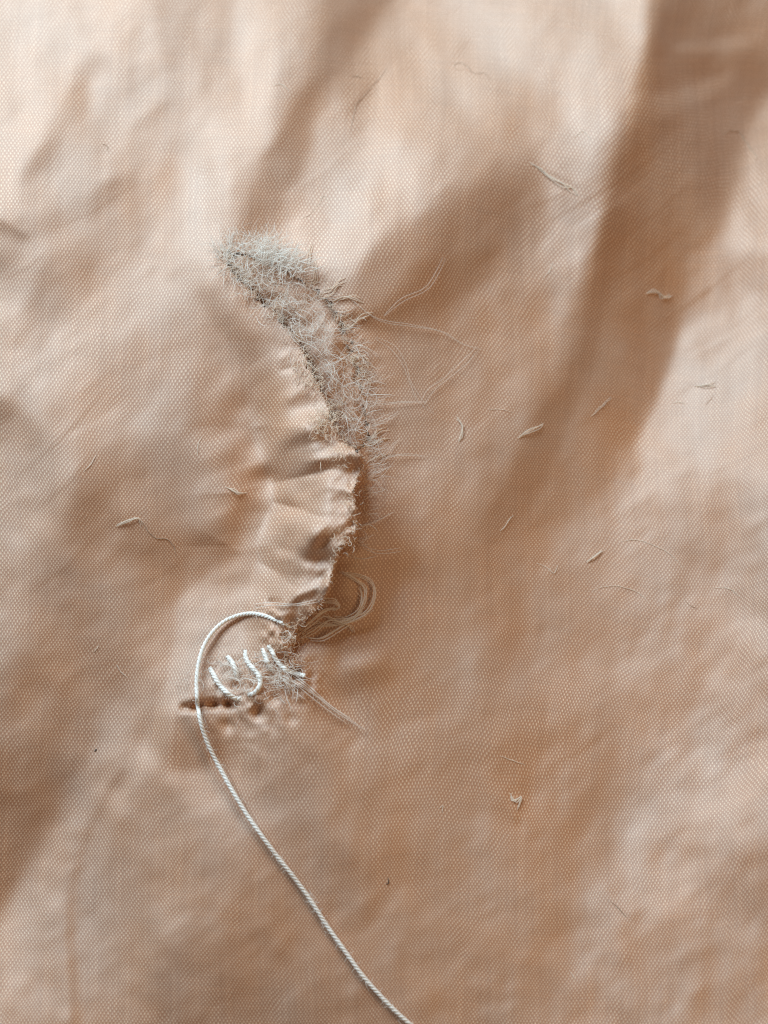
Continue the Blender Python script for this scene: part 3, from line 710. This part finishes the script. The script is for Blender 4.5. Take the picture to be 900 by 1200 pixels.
# fine white fuzz that bridges the gap
gap = [(272, 303), (296, 318), (318, 335), (340, 355), (357, 378), (370, 400), (384, 425), (395, 445), (403, 465), (408, 490), (415, 515)]
gp = along(gap, 300)
for _ in range(300):
    i = int(rng.uniform(0, 1) ** 1.25 * 299); x, y = gp[i] + rng.normal(0, 13, 2)
    strand(fu, x, y, rng.choice([-.5, 2.6, 1.0, -2.1]) + rng.normal(0, .6), rng.uniform(10, 34), rng.uniform(.25, .45), rng.normal(0, 1.6), 11, rng.uniform(14, 26), 8, z0=z_at(gp[i][0] + 25, gp[i][1]))
for _ in range(300):                                   # the white tuft at the top of the tear
    x, y = rng.normal(318, 20), rng.normal(301, 8)
    y += (x - 318) * .25
    strand(fu, x, y, rng.normal(-.8, .8) + (math.pi if rng.uniform() < .3 else 0), rng.uniform(10, 28), rng.uniform(.32, .6), rng.normal(0, 1.2), 7, rng.uniform(12, 24), 7)
for _ in range(80):
    x, y = rng.normal(264, 7), rng.normal(300, 6)
    strand(fu, x, y, rng.normal(-1.9, .7), rng.uniform(10, 26), rng.uniform(.25, .42), rng.normal(0, 1.0), 2, rng.uniform(3, 10), 6)
for _ in range(110):                                   # haze of fibres round the darning
    x, y = rng.normal(292, 30), rng.normal(793, 15)
    x += (y - 793) * -.3
    strand(fu, x, y, rng.uniform(0, 6.28), rng.uniform(6, 20), rng.uniform(.28, .45), rng.normal(0, 1.8), 2, rng.uniform(4, 9), 6)
for _ in range(70):
    x, y = rng.normal(334, 11), rng.normal(793, 9)
    strand(fu, x, y, rng.normal(.6, .5) + (math.pi if rng.uniform() < .4 else 0), rng.uniform(10, 30), rng.uniform(.3, .5), rng.normal(0, 1.0), 4, rng.uniform(6, 12), 7)
for _ in range(120):                                   # right edge wisps
    i = int(rng.uniform(.2, .75) * 499); x, y = erp[i]
    strand(fu, x + rng.uniform(-6, 4), y, rng.normal(-.3, .5), rng.uniform(10, 34), rng.uniform(.18, .34), rng.normal(0, 1.4), 1, rng.uniform(2, 7), 7)
o = fu.build('white_fuzz', M_FUZZ, cloth); o['kind'] = 'stuff'
hz = Tubes()                                           # the finest down, a veil over the gap and the tufts
for _ in range(420):
    i = int(rng.uniform(0, 1) ** 1.1 * 299); x, y = gp[i] + rng.normal(0, 14, 2)
    strand(hz, x, y, rng.choice([-.5, 2.6, 1.0, -2.1]) + rng.normal(0, .6), rng.uniform(12, 36), rng.uniform(.28, .45), rng.normal(0, 1.5), 12, rng.uniform(16, 28), 8, z0=z_at(gp[i][0] + 25, gp[i][1]))
for _ in range(220):
    x, y = rng.normal(316, 24), rng.normal(297, 10)
    strand(hz, x, y + (x - 314) * .25, rng.normal(-1.1, 1.0) + (math.pi if rng.uniform() < .3 else 0), rng.uniform(10, 34), rng.uniform(.25, .45), rng.normal(0, 1.3), 3, rng.uniform(6, 16), 7)
for _ in range(180):
    x, y = rng.normal(296, 30), rng.normal(788, 15)
    strand(hz, x - (y - 788) * .3, y, rng.uniform(0, 6.28), rng.uniform(8, 24), rng.uniform(.25, .45), rng.normal(0, 1.6), 2, rng.uniform(4, 10), 6)
for _ in range(170):
    i = int(rng.uniform(.1, .6) * 499); x, y = erp[i]
    strand(hz, x + rng.uniform(-8, 6), y, rng.normal(-.3, .7), rng.uniform(10, 40), rng.uniform(.25, .4), rng.normal(0, 1.3), 1, rng.uniform(2, 8), 8)
o = hz.build('fine_down', M_DOWN, cloth); o['kind'] = 'stuff'

def part_fibre(name, mat, pts, r, lift, n=28, copies=1, spread=0.0):
    tbx = Tubes()
    for k in range(copies):
        q = np.array(pts, float) + rng.normal(0, spread, 2) * (k > 0) + rng.normal(0, spread * .5, (len(pts), 2)) * (k > 0)
        tbx.add(on_cloth(q, lift, n), r * PX, 5, (.5, .3))
    return tbx.build(name, mat, cloth)
# single long fibres drifting over the cloth to the right of the tear
for pts in ([(405, 345), (440, 372), (480, 380), (515, 388), (540, 402), (562, 409)], [(562, 409), (545, 428), (520, 448), (505, 462), (495, 478)],
            [(440, 395), (462, 405), (475, 425), (482, 448), (495, 468), (510, 486)], [(420, 474), (445, 475), (470, 472), (500, 472)],
            [(345, 398), (370, 395), (400, 396), (425, 405), (448, 418)], [(400, 455), (422, 463), (428, 478), (418, 495), (402, 512)],
            [(330, 350), (345, 362), (352, 380), (368, 392)], [(352, 345), (372, 352), (380, 368), (372, 385)],
            [(440, 545), (455, 535), (480, 532), (500, 535)], [(432, 560), (445, 550), (460, 525), (470, 515)],
            [(415, 620), (440, 612), (460, 600)], [(425, 640), (445, 645), (470, 642)], [(398, 648), (420, 655), (440, 652)],
            [(430, 500), (450, 492), (468, 482)], [(450, 370), (470, 350), (500, 335), (520, 300)]):
    part_fibre('loose_fibre', M_HAIR, pts, .34, [1, 3, 4, 3, 1], 40, 2, 2.2)
# pulled threads that curl out of the lower tear
for pts in ([(358, 742), (372, 733), (392, 733), (412, 728), (432, 717), (440, 700), (438, 685), (425, 676), (405, 672)],
            [(352, 748), (368, 738), (385, 727), (400, 728), (420, 724), (436, 712)], [(380, 722), (400, 730), (418, 722), (428, 705), (428, 690), (418, 680), (400, 670)],
            [(392, 722), (405, 726), (420, 718), (424, 700), (420, 688)], [(362, 748), (378, 748), (395, 738), (408, 731), (414, 740)],
            [(358, 735), (372, 722), (385, 714), (398, 713)], [(378, 706), (392, 706), (398, 712), (390, 716)],
            [(298, 708), (318, 706), (345, 708), (372, 702)], [(330, 790), (352, 802), (375, 818), (400, 836), (428, 855)], [(340, 790), (360, 805), (385, 828), (410, 845)],
            [(262, 800), (268, 794), (278, 796), (282, 804), (276, 810), (266, 808)], [(280, 800), (288, 795), (297, 800), (294, 808), (284, 810)], [(256, 782), (264, 777), (272, 782), (268, 792)],
            [(331, 742), (337, 739), (340, 745), (334, 749), (330, 745)], [(300, 778), (310, 774), (316, 782), (306, 788)]):
    part_fibre('pulled_thread', M_PULL, pts, .5 if len(pts) < 7 and pts[0][0] < 332 else .62, [2, 6, 9, 9, 6, 4], 34, 2 if len(pts) < 7 and pts[0][0] < 332 else 4, 1.8)
# small crossing yarns that still span the right edge
for x, y, l, a in ((384, 342, 34, -.5), (396, 352, 40, .1), (408, 384, 30, .3), (420, 412, 30, .2), (436, 520, 30, -.1),
                   (440, 512, 28, -.3), (438, 540, 24, .5), (372, 328, 26, -.5), (360, 318, 26, -.6)):
    a += rng.normal(0, .5); l *= rng.uniform(.5, 1.1); x += rng.normal(0, 3); y += rng.normal(0, 3)
    e = (x + l * math.cos(a), y + l * math.sin(a))
    part_fibre('bridging_yarn', M_FRAY, [(x - 10, y + 4), (x, y), ((x + e[0]) / 2, (y + e[1]) / 2 - 3), e], .45, [0, 1.5, 2, 0], 14, 3, 3.0)

# ------------------------------------------------------------------ lint lying on the cloth
LINT = [
 ('tan', 1.0, [(545, 82), (536, 82), (533, 77), (541, 75), (549, 80), (553, 86), (562, 89), (568, 89), (578, 98)], 'curled tan fibre with a loop at one end on the pale top fold'),
 ('tan', 1.1, [(453, 80), (447, 90), (438, 101), (426, 114), (418, 122), (413, 136), (408, 157)], 'long bent fibre beside the upper dark fold, steepest of the lint'),
 ('tan', 1.0, [(411, 90), (418, 90), (426, 93)], 'short tan fibre just left of the long bent fibre'),
 ('pale', 1.2, [(320, 101), (330, 100), (340, 108)], 'short hooked fibre on the pale cloth left of the upper dark fold'),
 ('pale', 1.6, [(622, 191), (632, 198), (645, 208), (660, 216), (670, 221), (676, 229)], 'thick pale fibre lying along a crease below the bright top panel'),
 ('pale', 1.0, [(672, 163), (682, 154), (692, 166)], 'faint bent fibre above the thick pale fibre on the upper fold'),
 ('tan', 1.1, [(848, 158), (856, 153), (866, 157), (876, 172), (885, 186), (882, 191)], 'dark hooked hair near the right edge on the brown fold'),
 ('pale', 1.4, [(758, 345), (768, 341), (778, 348), (786, 346)], 'small pale tuft on the wide brown fold at right'),
 ('pale', 1.3, [(814, 453), (826, 452), (839, 451)], 'straight pale fibre with a dark edge on the bright right slope'),
 ('pale', 1.1, [(788, 472), (796, 471), (804, 473)], 'short flat fibre left below the straight pale fibre'),
 ('tan', .8, [(826, 475), (831, 470), (836, 464)], 'tiny slanting fibre below the straight pale fibre'),
 ('pale', 1.0, [(572, 480), (588, 480), (602, 483)], 'pale horizontal fibre in the middle of the brown weave right of the tear'),
 ('pale', 1.3, [(608, 513), (620, 506), (632, 500), (637, 497)], 'pale fibre rising to the right beside the horizontal one'),
 ('pale', 1.3, [(536, 489), (542, 500), (541, 512), (537, 519)], 'curved pale fibre with a dark spot at its foot right of the tear'),
 ('pale', 1.1, [(586, 622), (593, 615), (602, 604)], 'small bright slanting fibre at the foot of the brown fold'),
 ('pale', 1.2, [(628, 660), (642, 665), (650, 672), (656, 662)], 'small ragged fibre left of the two arcs'),
 ('pale', 1.4, [(688, 660), (697, 652), (706, 645)], 'short thick fibre just left of the larger arc'),
 ('pale', 1.2, [(727, 635), (745, 633), (760, 636), (778, 644), (792, 655), (801, 664)], 'larger arched fibre on the lower right cloth'),
 ('pale', .9, [(694, 693), (708, 687), (725, 685), (742, 689), (755, 697), (762, 706)], 'thinner arched fibre below the larger arch'),
 ('tan', .9, [(802, 703), (808, 709), (818, 715)], 'short dark fibre right of the thinner arch'),
 ('pale', .9, [(836, 690), (848, 689), (858, 693), (865, 701)], 'faint hooked fibre furthest right of the arches'),
 ('pale', 1.1, [(238, 511), (232, 520), (230, 534)], 'upright pale fibre on the cloth left of the raised lip'),
 ('pale', 1.5, [(266, 572), (274, 574), (280, 579), (288, 579)], 'small pale tuft beside the raised lip of the tear'),
 ('pale', 1.4, [(137, 616), (150, 611), (162, 608), (168, 616)], 'pale forked end of the wavy fibre on the left brown patch'),
 ('tan', 1.1, [(166, 610), (174, 622), (186, 631), (198, 632), (207, 641), (211, 654)], 'wavy tan fibre running down the left brown patch'),
 ('pale', 1.2, [(113, 533), (107, 543), (97, 553)], 'short pale fibre at the top left of the left brown patch'),
 ('pale', .9, [(110, 765), (118, 757)], 'tiny pale fibre in the lower part of the left brown patch'),
 ('pale', 1.2, [(137, 779), (143, 787), (150, 794)], 'short pale fibre left of the lower crease'),
 ('tan', 1.0, [(118, 168), (125, 171), (126, 178)], 'tiny hooked fibre on the pale upper left cloth'),
 ('pale', .9, [(586, 886), (600, 891), (616, 897)], 'faint fibre above the small pucker on the lower right cloth'),
 ('pale', 1.5, [(598, 930), (603, 938), (611, 935), (606, 948)], 'small ragged knot of lint on the lower right cloth'),
 ('pale', .8, [(514, 948), (518, 944), (516, 953)], 'tiny curled fibre above the dark speck near the bottom'),
 ('dark', .9, [(452, 1036), (456, 1034), (457, 1028)], 'tiny black hooked speck near the bottom of the cloth'),
 ('dark', .9, [(110, 880), (112, 876)], 'tiny brown speck left of the lower crease'),
 ('tan', 1.1, [(716, 1057), (726, 1064), (734, 1074)], 'dull brown strand added for a dark crease on the lower right slope'),  # dark line of a crease, added as a strand
 ('pale', .8, [(350, 258), (362, 252), (372, 240), (378, 230), (386, 247)], 'pale forked wisp on the cloth just above the top of the tear'),
 ('pale', .9, [(636, 325), (643, 318), (647, 308)], 'short pale fibre between the dark hollow and the wide brown fold'),
 ('pale', .9, [(692, 488), (704, 478), (716, 466)], 'pale streak of fibre in the middle of the wide brown fold'),
 ('pale', .9, [(668, 1139), (675, 1148)], 'faint short fibre near the bottom right'),
]
GR = 'lint scattered over the cloth'
MM = {'pale': M_LINT, 'tan': M_LINTB, 'dark': M_DARK}
for kind, r, pts, lab in LINT:
    tbx = Tubes()
    n = max(18, int(6 * len(pts)))
    wob = np.array(spline(pts, n)); wob += np.cumsum(rng.normal(0, .22, wob.shape), axis=0)
    tbx.add(on_cloth(wob, [-.2, .4, .1, .5, .2, -.2], n), r * .55 * PX, 6, (.7, .6))
    if rng.uniform() < .6:
        tbx.add(on_cloth(wob[n // 4:] + rng.normal(0, .8, 2), [0, .5, .2, -.2], n), r * .35 * PX, 5, (.6, .4))
    if kind == 'pale' and r > 1.25:
        for _ in range(3):
            q = np.array(pts, float) + rng.normal(0, 1.4, (len(pts), 2))
            tbx.add(on_cloth(q, [.5, 2, 2, .5], n), r * .45 * PX, 4, (.3, .3))
    nm = 'speck' if kind == 'dark' else 'lint_fibre'
    tag(tbx.build(nm, MM[kind]), lab, 'speck' if kind == 'dark' else 'lint', GR)
